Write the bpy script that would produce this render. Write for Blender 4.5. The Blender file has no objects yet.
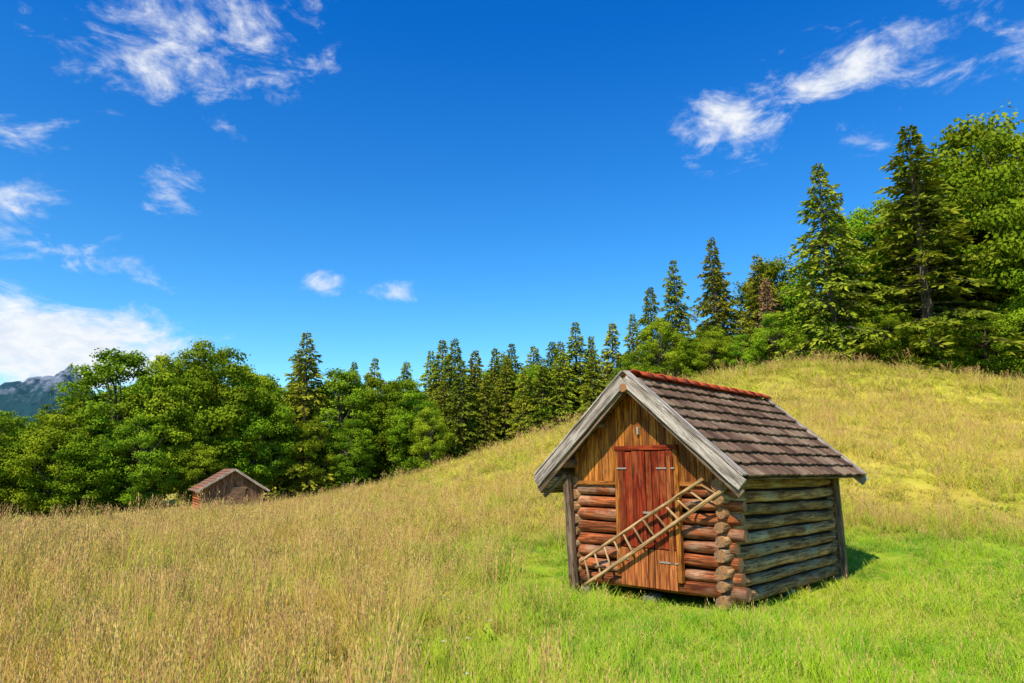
import bpy, math, random, bmesh
import numpy as np
from mathutils import Vector, Matrix, noise as mnoise
random.seed(7); rng=np.random.default_rng(7)
scene=bpy.context.scene
scene.view_settings.view_transform='Standard'
try: scene.view_settings.look='None'
except Exception: pass
scene.view_settings.exposure=0
COL=scene.collection

# ---------------------------------------------------------------- helpers
def new_obj(name,mesh,parent=None,coll=None):
    o=bpy.data.objects.new(name,mesh); (coll or COL).objects.link(o)
    if parent: o.parent=parent
    return o
def empty(name,loc=(0,0,0),rotz=0):
    o=bpy.data.objects.new(name,None); COL.objects.link(o); o.location=loc; o.rotation_euler=(0,0,rotz)
    o.empty_display_size=.3
    return o
def quick_mesh(name,verts,faces,mats,midx=None,smooth=False,attrs=None):
    verts=np.asarray(verts,dtype=np.float32); faces=np.asarray(faces,dtype=np.int32)
    me=bpy.data.meshes.new(name); n,k=faces.shape
    me.vertices.add(len(verts)); me.vertices.foreach_set('co',verts.ravel())
    me.loops.add(n*k); me.loops.foreach_set('vertex_index',faces.ravel())
    me.polygons.add(n); me.polygons.foreach_set('loop_start',np.arange(0,n*k,k,dtype=np.int32))
    try: me.polygons.foreach_set('loop_total',np.full(n,k,dtype=np.int32))
    except Exception: pass
    for m in mats: me.materials.append(m)
    if midx is not None: me.polygons.foreach_set('material_index',np.asarray(midx,dtype=np.int32))
    me.polygons.foreach_set('use_smooth',np.full(n,bool(smooth)))
    me.update(calc_edges=True); me.validate()
    if attrs:
        for an,(dom,data) in attrs.items():
            a=me.attributes.new(an,'FLOAT',dom); a.data.foreach_set('value',np.asarray(data,dtype=np.float32))
    return me

class NT:
    def __init__(s,name):
        s.m=bpy.data.materials.new(name); s.m.use_nodes=True; s.t=s.m.node_tree; s.t.nodes.clear()
        s.out=s.t.nodes.new('ShaderNodeOutputMaterial')
    def n(s,typ,**kw):
        nd=s.t.nodes.new(typ)
        for k,v in kw.items(): setattr(nd,k,v)
        return nd
    def l(s,a,b): s.t.links.new(a,b)
    def val(s,sock,v):
        if isinstance(v,bpy.types.NodeSocket): s.l(v,sock)
        else: sock.default_value=v
    def math(s,op,a,b=0.0,c=None,clamp=False):
        nd=s.n('ShaderNodeMath',operation=op); nd.use_clamp=clamp
        s.val(nd.inputs[0],a); s.val(nd.inputs[1],b)
        if c is not None: s.val(nd.inputs[2],c)
        return nd.outputs[0]
    def mix(s,f,a,b,blend='MIX'):
        nd=s.n('ShaderNodeMix',data_type='RGBA',blend_type=blend)
        s.val(nd.inputs[0],f); 
        for i,v in ((6,a),(7,b)):
            if isinstance(v,(tuple,list)): v=tuple(v)+((1,) if len(v)==3 else ())
            s.val(nd.inputs[i],v)
        return nd.outputs[2]
    def noise(s,vec,scale,detail=4,rough=.55,dist=0.0):
        nd=s.n('ShaderNodeTexNoise'); s.l(vec,nd.inputs['Vector'])
        nd.inputs['Scale'].default_value=scale; nd.inputs['Detail'].default_value=detail
        nd.inputs['Roughness'].default_value=rough; nd.inputs['Distortion'].default_value=dist
        return nd.outputs[0]
    def rng(s,v,a,b,c=0.0,d=1.0,smooth=True):
        nd=s.n('ShaderNodeMapRange'); nd.interpolation_type='SMOOTHSTEP' if smooth else 'LINEAR'
        s.val(nd.inputs[0],v)
        for i,x in zip((1,2,3,4),(a,b,c,d)): nd.inputs[i].default_value=x
        return nd.outputs[0]
    def mapping(s,vec,scale,loc=None):
        nd=s.n('ShaderNodeMapping'); s.l(vec,nd.inputs[0]); nd.inputs['Scale'].default_value=scale
        if loc is not None: s.l(loc,nd.inputs['Location'])
        return nd.outputs[0]
    def principled(s,col,rough=.8,bump=None,bstr=.5,bdist=.01,spec=.2):
        p=s.n('ShaderNodeBsdfPrincipled'); s.val(p.inputs['Base Color'],col if not isinstance(col,tuple) else col+(1,))
        s.val(p.inputs['Roughness'],rough); p.inputs['Specular IOR Level'].default_value=spec
        if bump is not None:
            b=s.n('ShaderNodeBump'); b.inputs['Strength'].default_value=bstr; b.inputs['Distance'].default_value=bdist
            s.l(bump,b.inputs['Height']); s.l(b.outputs[0],p.inputs['Normal'])
        s.l(p.outputs[0],s.out.inputs[0]); return p
    def leafy(s,col,tcol,tr=.35,up=0.0):
        """thin leaf; 'up' bends the shading normal towards the zenith to brighten and even out its shading"""
        d=s.n('ShaderNodeBsdfDiffuse'); t=s.n('ShaderNodeBsdfTranslucent'); m=s.n('ShaderNodeMixShader')
        s.l(col,d.inputs[0]); s.l(tcol,t.inputs[0]); m.inputs[0].default_value=tr
        if up>0:
            g=s.n('ShaderNodeNewGeometry'); sc=s.n('ShaderNodeVectorMath',operation='SCALE'); s.l(g.outputs['Normal'],sc.inputs[0]); sc.inputs['Scale'].default_value=1-up
            ad=s.n('ShaderNodeVectorMath',operation='ADD'); s.l(sc.outputs[0],ad.inputs[0]); ad.inputs[1].default_value=(0,0,up)
            nm=s.n('ShaderNodeVectorMath',operation='NORMALIZE'); s.l(ad.outputs[0],nm.inputs[0]); s.l(nm.outputs[0],d.inputs['Normal'])
        s.l(d.outputs[0],m.inputs[1]); s.l(t.outputs[0],m.inputs[2]); s.l(m.outputs[0],s.out.inputs[0])

def wood(name,dark,light,crack=(.03,.018,.01),grey=None,greyamt=.5,fine=1.0,vary=.35,bd=.006):
    w=NT(name); tc=w.n('ShaderNodeTexCoord'); oi=w.n('ShaderNodeObjectInfo')
    off=w.n('ShaderNodeCombineXYZ'); r=w.math('MULTIPLY',oi.outputs['Random'],37.0)
    for i in range(3): w.l(r,off.inputs[i])
    v=w.mapping(tc.outputs['Object'],(1.2,14*fine,14*fine),off.outputs[0])
    v2=w.mapping(tc.outputs['Object'],(2.5,70*fine,70*fine),off.outputs[0])
    v3=w.mapping(tc.outputs['Object'],(1,1.5,1.5),off.outputs[0])
    a=w.noise(v,1.6,4,.6,.6); b=w.noise(v2,1.5,3,.6,.3); c=w.noise(v3,1.7,3,.6)
    col=w.mix(w.rng(a,.36,.64),dark,light)
    if grey is not None:
        col=w.mix(w.math('MULTIPLY',w.rng(c,.45,.65),greyamt),col,grey)
    cr=w.rng(b,.34,.44,1,0); col=w.mix(w.math('MULTIPLY',cr,.75),col,crack)
    v4=w.mapping(tc.outputs['Object'],(.7,22*fine,22*fine),off.outputs[0]); ck=w.noise(v4,1.3,2,.5,.2)
    ckm=w.rng(w.math('ABSOLUTE',w.math('SUBTRACT',ck,.5)),.0,.018,1,0); col=w.mix(w.math('MULTIPLY',ckm,.85),col,crack)
    fac=w.math('ADD',w.math('MULTIPLY',oi.outputs['Random'],vary*2),1-vary)
    mul=w.n('ShaderNodeVectorMath',operation='SCALE'); w.l(col,mul.inputs[0]); w.l(fac,mul.inputs['Scale'])
    h=w.math('SUBTRACT',w.math('ADD',w.math('MULTIPLY',a,.6),w.math('MULTIPLY',b,.6)),w.math('MULTIPLY',ckm,.5))
    w.principled(mul.outputs[0],.85,h,.9,bd,.1)
    return w.m
def endgrain(name,c1,c2):
    w=NT(name); tc=w.n('ShaderNodeTexCoord')
    sep=w.n('ShaderNodeSeparateXYZ'); w.l(tc.outputs['Object'],sep.inputs[0])
    y,z=sep.outputs[1],sep.outputs[2]
    rr=w.math('SQRT',w.math('ADD',w.math('MULTIPLY',y,y),w.math('MULTIPLY',z,z)))
    n=w.noise(tc.outputs['Object'],14,4)
    s=w.math('SINE',w.math('ADD',w.math('MULTIPLY',rr,420),w.math('MULTIPLY',n,9)))
    col=w.mix(w.rng(s,-1,1),c1,c2)
    ang=w.math('ARCTAN2',y,z); 
    cr=w.rng(w.math('SINE',w.math('ADD',w.math('MULTIPLY',ang,5),w.math('MULTIPLY',n,8))),.93,1)
    col=w.mix(cr,col,(.03,.02,.012))
    col=w.mix(w.rng(n,.4,.7,0,.6),col,(.16,.12,.08))
    w.principled(col,.9,n,.6,.005,.1); return w.m

M_logf=wood('front_log_wood',(.12,.03,.010),(.48,.13,.038),grey=(.62,.38,.22),greyamt=.5,vary=.3)
M_logs=wood('side_log_wood',(.15,.07,.028),(.52,.28,.105),grey=(.52,.40,.23),greyamt=.5,vary=.32)
M_end=endgrain('log_end_grain',(.24,.09,.03),(.54,.26,.10))
M_gable=wood('gable_plank_wood',(.20,.05,.010),(.66,.235,.035),grey=(.26,.09,.025),greyamt=.65,fine=.8,vary=.3)
M_door=wood('door_red_wood',(.10,.011,.004),(.34,.042,.011),grey=(.42,.11,.03),greyamt=.5,vary=.22)
M_door2=wood('door_orange_wood',(.20,.05,.013),(.56,.17,.042),vary=.25)
M_grey=wood('weathered_grey_wood',(.22,.165,.12),(.64,.52,.40),crack=(.08,.06,.045),vary=.2)
M_greyd=wood('weathered_dark_wood',(.12,.07,.04),(.34,.22,.13),vary=.25)
M_ladder=wood('ladder_wood',(.26,.13,.05),(.64,.39,.17),vary=.2)
M_dark=wood('shadowed_inner_wood',(.012,.008,.005),(.03,.02,.013))  # near-black colour carries the shade of the hut interior
w=NT('ridge_tile_clay'); tc=w.n('ShaderNodeTexCoord'); n=w.noise(tc.outputs['Object'],6,5,.6)
w.principled(w.mix(w.rng(n,.35,.65),(.62,.085,.02),(.34,.06,.03)),.8,n,.5,.01); M_red=w.m
w=NT('roof_tile'); tc=w.n('ShaderNodeTexCoord'); at=w.n('ShaderNodeAttribute',attribute_name='tone')
n=w.noise(tc.outputs['Object'],9,6,.65); n2=w.noise(tc.outputs['Object'],1.3,4,.6)
c=w.mix(at.outputs['Fac'],(.10,.052,.03),(.28,.165,.095)); c=w.mix(w.rng(n,.4,.7,0,.6),c,(.055,.03,.02))
c=w.mix(w.rng(n2,.48,.66,0,.55),c,(.38,.26,.155))
w.principled(c,.85,n,.7,.008,.12); M_tile=w.m
w=NT('hinge_metal'); tc=w.n('ShaderNodeTexCoord'); n=w.noise(tc.outputs['Object'],30,4)
p=w.principled(w.mix(n,(.30,.22,.16),(.5,.42,.34)),.6,n,.3,.002); p.inputs['Metallic'].default_value=.3; M_metal=w.m
w=NT('foundation_stone'); tc=w.n('ShaderNodeTexCoord'); n=w.noise(tc.outputs['Object'],8,6,.6)
w.principled(w.mix(w.rng(n,.3,.7),(.08,.07,.05),(.22,.19,.15)),.9,n,.8,.02); M_stone=w.m
w=NT('tree_bark'); tc=w.n('ShaderNodeTexCoord'); v=w.mapping(tc.outputs['Object'],(6,6,1.2)); n=w.noise(v,2,4,.6)
w.principled(w.mix(w.rng(n,.3,.7),(.05,.038,.028),(.22,.17,.12)),.95,n,.8,.03); M_bark=w.m

def leaf_mat(name,c1,c2,c3,tr=.3,up=.35,tc_=(.28,.36,.01)):
    w=NT(name); oi=w.n('ShaderNodeObjectInfo'); at=w.n('ShaderNodeAttribute',attribute_name='tone')
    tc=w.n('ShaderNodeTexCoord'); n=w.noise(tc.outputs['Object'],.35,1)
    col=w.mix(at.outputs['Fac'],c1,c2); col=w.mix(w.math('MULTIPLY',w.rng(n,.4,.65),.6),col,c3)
    hs=w.n('ShaderNodeHueSaturation'); w.l(col,hs.inputs['Color'])
    w.l(w.rng(oi.outputs['Random'],0,1,.472,.515,False),hs.inputs['Hue'])
    wr=w.math('FRACT',w.math('MULTIPLY',oi.outputs['Random'],7.31))
    w.l(w.rng(wr,0,1,.68,1.4,False),hs.inputs['Value'])
    w.leafy(hs.outputs[0],w.mix(.35,hs.outputs[0],tc_),tr,up); return w.m
M_spr=leaf_mat('spruce_needles',(.035,.075,.008),(.34,.38,.026),(.40,.39,.025),.14,.35)
M_dec=leaf_mat('broadleaf_foliage',(.03,.085,.005),(.23,.35,.014),(.28,.37,.018),.24,.28)
M_dead=leaf_mat('dead_needles',(.22,.11,.05),(.36,.20,.10),(.30,.18,.09),.2,.3,(.3,.2,.1))

# ---------------------------------------------------------------- hut placement constants
HC=Vector((2.93,9.62,.03)); HROT=math.atan2(-.69,.724); W=2.56; L=4.0
def hut_local(x,y):
    dx=x-HC.x; dy=y-HC.y; c,s=math.cos(HROT),math.sin(HROT)
    return dx*c+dy*s, -dx*s+dy*c
# ---------------------------------------------------------------- terrain
A_T=[-1.2,-.76,-.6,-.345,-.196,-.0894,.07,.263,.367,.486,.755,1.2]
E_T=[-.075,-.075,-.070,-.047,-.028,.004,.057,.132,.147,.152,.127,.09]
def terrain(x,y):
    x=np.asarray(x,float); y=np.asarray(y,float)
    a=x/np.maximum(y,4.0)
    e=(np.interp(a-.05,A_T,E_T)+np.interp(a,A_T,E_T)*2+np.interp(a+.05,A_T,E_T))/4
    Yc=np.interp(a,[-.4,0,.3,.8],[64,58,50,45])
    zc=1.7+e*Yc
    t=np.clip((y-12)/(Yc-12),0,1)
    S=.55*(t*t*(3-2*t))+.45*t**1.25
    z=zc*S
    bey=np.maximum(y-Yc,0)
    z=z+(-4-z)*(1-np.exp(-bey/110))*(bey>0)
    und=.16*np.sin(x*.31+y*.17)+.12*np.sin(x*.13-y*.36+2)+.07*np.sin(x*.7+1)*np.sin(y*.6)
    fade=np.clip((np.hypot(x-3.5,y-11)-4)/10,0,1)
    lx,ly=hut_local(x,y); d=np.hypot(np.maximum(np.maximum(-W-lx,lx),0),np.maximum(np.maximum(-ly,ly-L),0))
    hum=.03*np.sin(x*1.9+y*.7)*np.sin(y*2.3-x*.4)+.02*np.sin(x*4.1+2)*np.sin(y*3.7)
    return z+und*fade*.8-.17*np.exp(-(d/1.6)**2)+hum*np.clip(d/1.5,0,1)
def tz(x,y): return float(terrain(x,y))
def axis(lo,hi,step,far,fine=None):
    if fine: c=np.concatenate([np.arange(lo,fine[0],step),np.arange(fine[0],fine[1],fine[2]),np.arange(fine[1],hi+step,step)])
    else: c=np.arange(lo,hi+step,step)
    d=step; p=c[-1]; out=[]
    while p<far:
        d*=1.5; p+=d; out.append(p)
    out2=[]; p=lo; d=step
    while p>-far:
        d*=1.5; p-=d; out2.append(p)
    return np.array(out2[::-1]+list(c)+out)
xs=axis(-75,75,.9,5000,(-9,12,.25)); ys=axis(-12,95,.9,5000,(3,18,.25))
X,Y=np.meshgrid(xs,ys); Z=terrain(X,Y)
V=np.stack([X,Y,Z],-1).reshape(-1,3); nx=len(xs); ny=len(ys)
ii=np.arange(ny-1)[:,None]*nx+np.arange(nx-1)[None,:]
F=np.stack([ii,ii+1,ii+nx+1,ii+nx],-1).reshape(-1,4)

def zone_color(w):
    g=w.n('ShaderNodeNewGeometry'); sep=w.n('ShaderNodeSeparateXYZ'); w.l(g.outputs['Position'],sep.inputs[0])
    x,y,z=sep.outputs
    P=g.outputs['Position']
    n1=w.noise(P,.28,2); n2=w.noise(P,1.3,2,.6); n3=w.noise(P,.10,1); n4=w.noise(P,5,1)
    nn=w.math('SUBTRACT',n1,.5)
    xx=w.math('ADD',w.math('ADD',x,w.math('MULTIPLY',nn,7)),w.math('MULTIPLY',w.math('SUBTRACT',n2,.5),3))
    yy=w.math('ADD',y,w.math('MULTIPLY',nn,10))
    xb=w.math('ADD',xx,w.math('MULTIPLY',w.math('SUBTRACT',y,8),.12))
    m=w.math('MULTIPLY',w.rng(xb,-3.0,1.0),w.rng(yy,14.0,18.0,1,0))
    gold=w.mix(w.rng(n2,.38,.62),(.78,.53,.085),(.68,.60,.06))
    gold=w.mix(w.rng(n3,.42,.58),gold,(.90,.66,.11))
    gold=w.mix(w.rng(n1,.46,.60,0,.75),gold,(.50,.58,.035))
    gold=w.mix(w.rng(n4,.46,.64,0,.65),gold,(.56,.31,.085))
    gold=w.mix(w.rng(n2,.56,.68,0,.6),gold,(.38,.48,.03))
    hill=w.mix(w.rng(n1,.42,.62),(.98,.80,.085),(.70,.68,.045))
    hill=w.mix(w.rng(n3,.48,.58,0,.6),hill,(.95,.68,.12))
    hill=w.mix(w.rng(n2,.50,.66,0,.45),hill,(.56,.55,.04))
    hill=w.mix(w.rng(z,5,7.5,0,.6),hill,(.62,.58,.035))
    gold=w.mix(w.rng(z,.1,2.0),gold,hill)
    green=w.mix(w.rng(n2,.36,.60),(.16,.42,.012),(.42,.62,.022))
    green=w.mix(w.rng(n4,.48,.64,0,.6),green,(.60,.60,.07))
    green=w.mix(w.rng(n1,.48,.60,0,.55),green,(.60,.62,.045))
    col=w.mix(m,gold,green)
    return col,m,n4
w=NT('meadow_ground'); col,m,n4=zone_color(w)
col=w.mix(.40,col,(.17,.13,.025)); w.principled(col,.95,n4,.6,.05,.05); M_ground=w.m
gm=quick_mesh('ground',V,F,[M_ground],smooth=True); ground=new_obj('ground',gm)

# ---------------------------------------------------------------- grass
w=NT('grass_blades'); col,m,n4=zone_color(w); at=w.n('ShaderNodeAttribute',attribute_name='tone'); ah=w.n('ShaderNodeAttribute',attribute_name='hh')
col=w.mix(w.rng(at.outputs['Fac'],.5,1,0,.6),col,(.28,.44,.025))
col=w.mix(w.rng(at.outputs['Fac'],.0,.18,.55,0),col,(.80,.66,.22))
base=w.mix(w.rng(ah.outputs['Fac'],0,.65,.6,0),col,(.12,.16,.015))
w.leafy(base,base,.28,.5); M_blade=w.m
w=NT('grass_seed_heads'); at=w.n('ShaderNodeAttribute',attribute_name='tone')
c=w.mix(at.outputs['Fac'],(.78,.56,.16),(.50,.22,.09)); w.leafy(c,c,.3,.5); M_seed=w.m
w=NT('flower_petals'); at=w.n('ShaderNodeAttribute',attribute_name='tone')
c=w.mix(at.outputs['Fac'],(.8,.8,.78),(.8,.78,.6)); w.leafy(c,c,.3); M_flow=w.m

def clump(name,nb,rad,h,wd,lean,seeds=0,flowers=0,seed=0,broad=False):
    r=np.random.default_rng(seed); V=[];F=[];mi=[];rn=[];hh=[]
    def quad(p,mat,rv,hs):
        b=len(V); V.extend(p); F.append((b,b+1,b+2,b+3)); mi.append(mat); rn.append(rv); hh.extend(hs)
    bias=r.uniform(0,6.283)
    for i in range(nb):
        a=r.uniform(0,6.283); q=rad*math.sqrt(r.random()); bx,by=q*math.cos(a),q*math.sin(a)
        H=h*r.uniform(.35,1.2); la=bias+r.normal(0,1.3); L=lean*H*r.uniform(.2,1.3)
        dx,dy=math.cos(la),math.sin(la); wa=r.uniform(0,6.283); wx,wy=math.cos(wa)*wd/2,math.sin(wa)*wd/2
        rv=r.random(); 
        p0=(bx,by,-.03);p1=(bx+dx*L*.35,by+dy*L*.35,H*.55);p2=(bx+dx*L,by+dy*L,H)
        k=1.6 if broad else 1
        quad([(p0[0]-wx,p0[1]-wy,p0[2]),(p0[0]+wx,p0[1]+wy,p0[2]),(p1[0]+wx*.85*k,p1[1]+wy*.85*k,p1[2]),(p1[0]-wx*.85*k,p1[1]-wy*.85*k,p1[2])],0,rv,[0,0,.55,.55])
        quad([(p1[0]-wx*.85*k,p1[1]-wy*.85*k,p1[2]),(p1[0]+wx*.85*k,p1[1]+wy*.85*k,p1[2]),(p2[0]+wx*.15,p2[1]+wy*.15,p2[2]),(p2[0]-wx*.15,p2[1]-wy*.15,p2[2])],0,rv,[.55,.55,1,1])
    for i in range(seeds+flowers):
        a=r.uniform(0,6.283); q=rad*math.sqrt(r.random()); bx,by=q*math.cos(a),q*math.sin(a)
        H=h*r.uniform(.8,1.55); la=r.uniform(0,6.283); L=.5*H*r.random(); dx,dy=math.cos(la)*L,math.sin(la)*L
        s=.0015; rv=r.random(); top=(bx+dx,by+dy,H)
        quad([(bx-s,by,0),(bx+s,by,0),(top[0]+s,top[1],H),(top[0]-s,top[1],H)],0 if i>=seeds else 1,rv,[0,0,1,1])
        if i<seeds:
            for j in range(4):
                cx=top[0]+r.normal(0,.010); cy=top[1]+r.normal(0,.010); cz=H-.05+.03*j; ln=.024; sw=.0042
                wa=r.uniform(0,3.14); wx,wy=math.cos(wa)*sw,math.sin(wa)*sw
                quad([(cx,cy,cz-ln*.3),(cx+wx,cy+wy,cz+ln*.3),(cx+wx*.5,cy,cz+ln),(cx-wx,cy-wy,cz+ln*.3)],1,rv,[1]*4)
        else:
            s=.012
            quad([(top[0]-s,top[1]-s,H),(top[0]+s,top[1]-s,H+.004),(top[0]+s,top[1]+s,H),(top[0]-s,top[1]+s,H+.006)],2,rv,[1]*4)
    return quick_mesh(name,V,F,[M_blade,M_seed,M_flow],mi,attrs={'tone':('FACE',rn),'hh':('POINT',hh)})
gc=bpy.data.collections.new('grass_clumps')
protos=[clump('grass_a_short',36,.16,.10,.006,.9,0,0,1),
        clump('grass_b_short',36,.15,.15,.006,1.0,2,0,2),
        clump('grass_c_tall',36,.16,.27,.006,.8,10,0,3),
        clump('grass_d_tall',36,.15,.34,.006,.7,13,0,4),
        clump('grass_e_mixed',38,.16,.19,.007,1.1,4,0,5),
        clump('grass_f_flower',30,.16,.20,.007,.8,3,2,6),
        clump('grass_g_weed',18,.12,.13,.022,.9,0,1,7,True)]
for me in protos: gc.objects.link(bpy.data.objects.new(me.name,me))
def scatter(y0,y1,dens,sxy,amax,sh):
    area=amax*(y1*y1-y0*y0); n=int(area*dens)
    y=np.sqrt(rng.uniform(y0*y0,y1*y1,n)); x=rng.uniform(-amax,amax,n)*y
    return x,y,np.full(n,sxy),np.full(n,sh)
bands=[scatter(2.5,9,62,1.0,.95,.95),scatter(9,17,27,1.35,.95,1.0),scatter(17,34,8,2.2,.9,1.1),scatter(34,68,2.0,4.2,.9,1.3)]
gx,gy,gs,gh=[np.concatenate([b[i] for b in bands]) for i in range(4)]
lx,ly=hut_local(gx,gy)
keep=~((lx>-W-.02)&(lx<.02)&(ly>.0)&(ly<L))
gx,gy,gs,gh,lx,ly=[v[keep] for v in (gx,gy,gs,gh,lx,ly)]
N=len(gx); gz=terrain(gx,gy)
nse=np.array([mnoise.noise(Vector((a*.25,b*.25,0))) for a,b in zip(gx,gy)])
nse2=np.array([mnoise.noise(Vector((a*.9,b*.9,5))) for a,b in zip(gx,gy)])
nse3=np.array([mnoise.noise(Vector((a*2.6,b*2.6,9))) for a,b in zip(gx,gy)])
gm_=np.clip((gx+.12*(gy-8)+nse*2.5+1.8)/2.6,0,1)*np.clip((17.2-gy-nse*4)/2.5,0,1)
hd=np.hypot(np.maximum(np.maximum(-W-lx,lx),0),np.maximum(np.maximum(-ly,ly-L),0))
gm_=np.maximum(gm_,np.clip(2.2-hd,0,1))
u=rng.random(N)
idx=np.where(u<gm_, np.where(u*7%1<.55,0,1), np.where(rng.random(N)<.5,2,3))
mixm=(u>=gm_)&(rng.random(N)<.25+.5*(nse2>0)); idx[mixm]=4
fl=rng.random(N); idx[(fl<.035)&(gm_<.7)]=5; idx[(fl>.965)&(gm_>.3)&(gm_<.98)]=6
hs=gh*rng.uniform(.6,1.4,N)*(1+nse2*1.1+nse*.4+nse3*.7)
hs*=np.clip(.5+hd*.45,.5,1.0)
farleft=np.clip((-gx/gy-.25)/.1,0,1)*np.clip((gy-35)/10,0,1); hs*=1-.5*farleft
hs=np.maximum(hs,.25)
rot=np.stack([rng.uniform(-.2,.2,N),rng.uniform(-.2,.2,N),rng.uniform(0,6.283,N)],-1)
scl=np.stack([gs,gs,hs],-1)
pm=bpy.data.meshes.new('meadow_grass'); pm.vertices.add(N); pm.vertices.foreach_set('co',np.stack([gx,gy,gz],-1).astype(np.float32).ravel())
a=pm.attributes.new('rot','FLOAT_VECTOR','POINT'); a.data.foreach_set('vector',rot.astype(np.float32).ravel())
a=pm.attributes.new('scl','FLOAT_VECTOR','POINT'); a.data.foreach_set('vector',scl.astype(np.float32).ravel())
a=pm.attributes.new('idx','INT','POINT'); a.data.foreach_set('value',idx.astype(np.int32))
go=new_obj('meadow_grass',pm)
ng=bpy.data.node_groups.new('grass_scatter','GeometryNodeTree')
ng.interface.new_socket('Geometry',in_out='INPUT',socket_type='NodeSocketGeometry'); ng.interface.new_socket('Geometry',in_out='OUTPUT',socket_type='NodeSocketGeometry')
gi=ng.nodes.new('NodeGroupInput'); gou=ng.nodes.new('NodeGroupOutput'); iop=ng.nodes.new('GeometryNodeInstanceOnPoints')
ci=ng.nodes.new('GeometryNodeCollectionInfo'); ci.inputs['Collection'].default_value=gc
ci.inputs['Separate Children'].default_value=True; ci.inputs['Reset Children'].default_value=True
def na(nm,t):
    n=ng.nodes.new('GeometryNodeInputNamedAttribute'); n.data_type=t; n.inputs['Name'].default_value=nm; return n.outputs['Attribute']
ng.links.new(gi.outputs[0],iop.inputs['Points']); ng.links.new(ci.outputs[0],iop.inputs['Instance'])
iop.inputs['Pick Instance'].default_value=True
ng.links.new(na('idx','INT'),iop.inputs['Instance Index']); ng.links.new(na('rot','FLOAT_VECTOR'),iop.inputs['Rotation']); ng.links.new(na('scl','FLOAT_VECTOR'),iop.inputs['Scale'])
ng.links.new(iop.outputs[0],gou.inputs[0])
md=go.modifiers.new('scatter','NODES'); md.node_group=ng

# ---------------------------------------------------------------- trees
def tube(p,r,sides=7):
    V=[];F=[]
    for i,(c,rad) in enumerate(zip(p,r)):
        c=Vector(c); d=(Vector(p[min(i+1,len(p)-1)])-Vector(p[max(i-1,0)])).normalized()
        u=d.orthogonal().normalized(); v=d.cross(u)
        for k in range(sides):
            a=k*2*math.pi/sides; V.append(tuple(c+(u*math.cos(a)+v*math.sin(a))*rad))
    for i in range(len(p)-1):
        for k in range(sides):
            k2=(k+1)%sides; F.append((i*sides+k,i*sides+k2,(i+1)*sides+k2,(i+1)*sides+k))
    return V,F
def nrm(a): return a/np.maximum(np.linalg.norm(a,axis=1,keepdims=True),1e-6)
def cards(P,D,Wd,ln,wd):
    D=nrm(D); Wd=nrm(Wd-D*np.sum(Wd*D,axis=1,keepdims=True))
    ln=ln[:,None]; wd=wd[:,None]
    a=P; b=P+D*ln*.45+Wd*wd*.5; c=P+D*ln; d=P+D*ln*.45-Wd*wd*.5
    V=np.stack([a,b,c,d],1).reshape(-1,3); n=len(P)
    return V,np.arange(n*4).reshape(n,4)
def assemble(name,wood_parts,LV,LF,lrnd,mleaf):
    V=[];F=[];mi=[];rn=[];o=0
    for v,f in wood_parts:
        V.append(np.array(v)); F.append(np.array(f)+o); o+=len(v); mi+= [0]*len(f); rn+=[.5]*len(f)
    V.append(LV); F.append(LF+o); mi+=[1]*len(LF); rn+=list(lrnd)
    return quick_mesh(name,np.concatenate(V),np.concatenate(F),[M_bark,mleaf],mi,attrs={'tone':('FACE',rn)})
def spruce(name,seed,H=18.,R=3.0,dens=1.0,bare=.04,mleaf=None,pw=.85):
    r=np.random.default_rng(seed); P=[];D=[];Wv=[];ln=[];wd=[];rv=[];parts=[]
    parts.append(tube([(0,0,-.5),(0,0,H*.3),(0,0,H*.7),(0,0,H)],[R*.085,R*.065,R*.03,.01],8))
    z=H*bare; ph=r.uniform(0,6.28)
    while z<H*.985:
        f=1-z/H; Rz=R*f**pw*(1+.12*math.sin(z*1.7+ph))
        if z<H*.12: Rz*=.75
        nb=int(5+4*f); a0=r.uniform(0,6.28)
        for b in range(nb):
            ang=a0+b*6.283/nb+r.normal(0,.28); RR=Rz*r.uniform(.5,1.25)+.10
            RR*=1+.14*math.sin(ang*2+ph)
            if r.random()<.10: continue
            dr=r.uniform(.25,.55); up=r.uniform(.05,.22) if f>.3 else r.uniform(.25,.5)
            n=max(5,int((RR*16+5)*dens)); t=np.sqrt(r.uniform(.02,1,n))
            sp=(.24*RR*(1-t*.75)+.08)*r.uniform(-1,1,n)
            dx,dy=math.cos(ang),math.sin(ang)
            x=dx*RR*t-dy*sp; y=dy*RR*t+dx*sp; zz=z+RR*(up*t-dr*t*t)-np.abs(sp)*.35+r.normal(0,.05,n)
            P.append(np.stack([x,y,zz],-1))
            sg=np.sign(sp)
            D.append(np.stack([dx*.8-dy*sg*.6+r.normal(0,.25,n),dy*.8+dx*sg*.6+r.normal(0,.25,n),-.45+r.normal(0,.3,n)],-1))
            Wv.append(r.normal(0,1,(n,3))*np.array([1,1,.5]))
            ln.append(r.uniform(.3,.6,n)*(.5+.5*min(1,RR/1.2))); wd.append(r.uniform(.11,.21,n)); rv.append(np.clip((t-.25)*1.15+r.normal(0,.18,n),0,1))  # darker towards the trunk: inner crown shade put into the needle colour
            if RR>.9: parts.append(tube([(0,0,z),(dx*RR*.5,dy*RR*.5,z+RR*(up*.5-dr*.25)),(dx*RR*.95,dy*RR*.95,z+RR*(up*.95-dr*.9))],[.045,.03,.008],3))
        z+=r.uniform(.32,.50)*(.55+.6*f)*(H/18)
    P=np.concatenate(P);D=np.concatenate(D);Wv=np.concatenate(Wv);ln=np.concatenate(ln);wd=np.concatenate(wd);rv=np.concatenate(rv)
    LV,LF=cards(P,D,Wv,ln,wd)
    return assemble(name,parts,LV,LF,rv,mleaf or M_spr)
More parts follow.
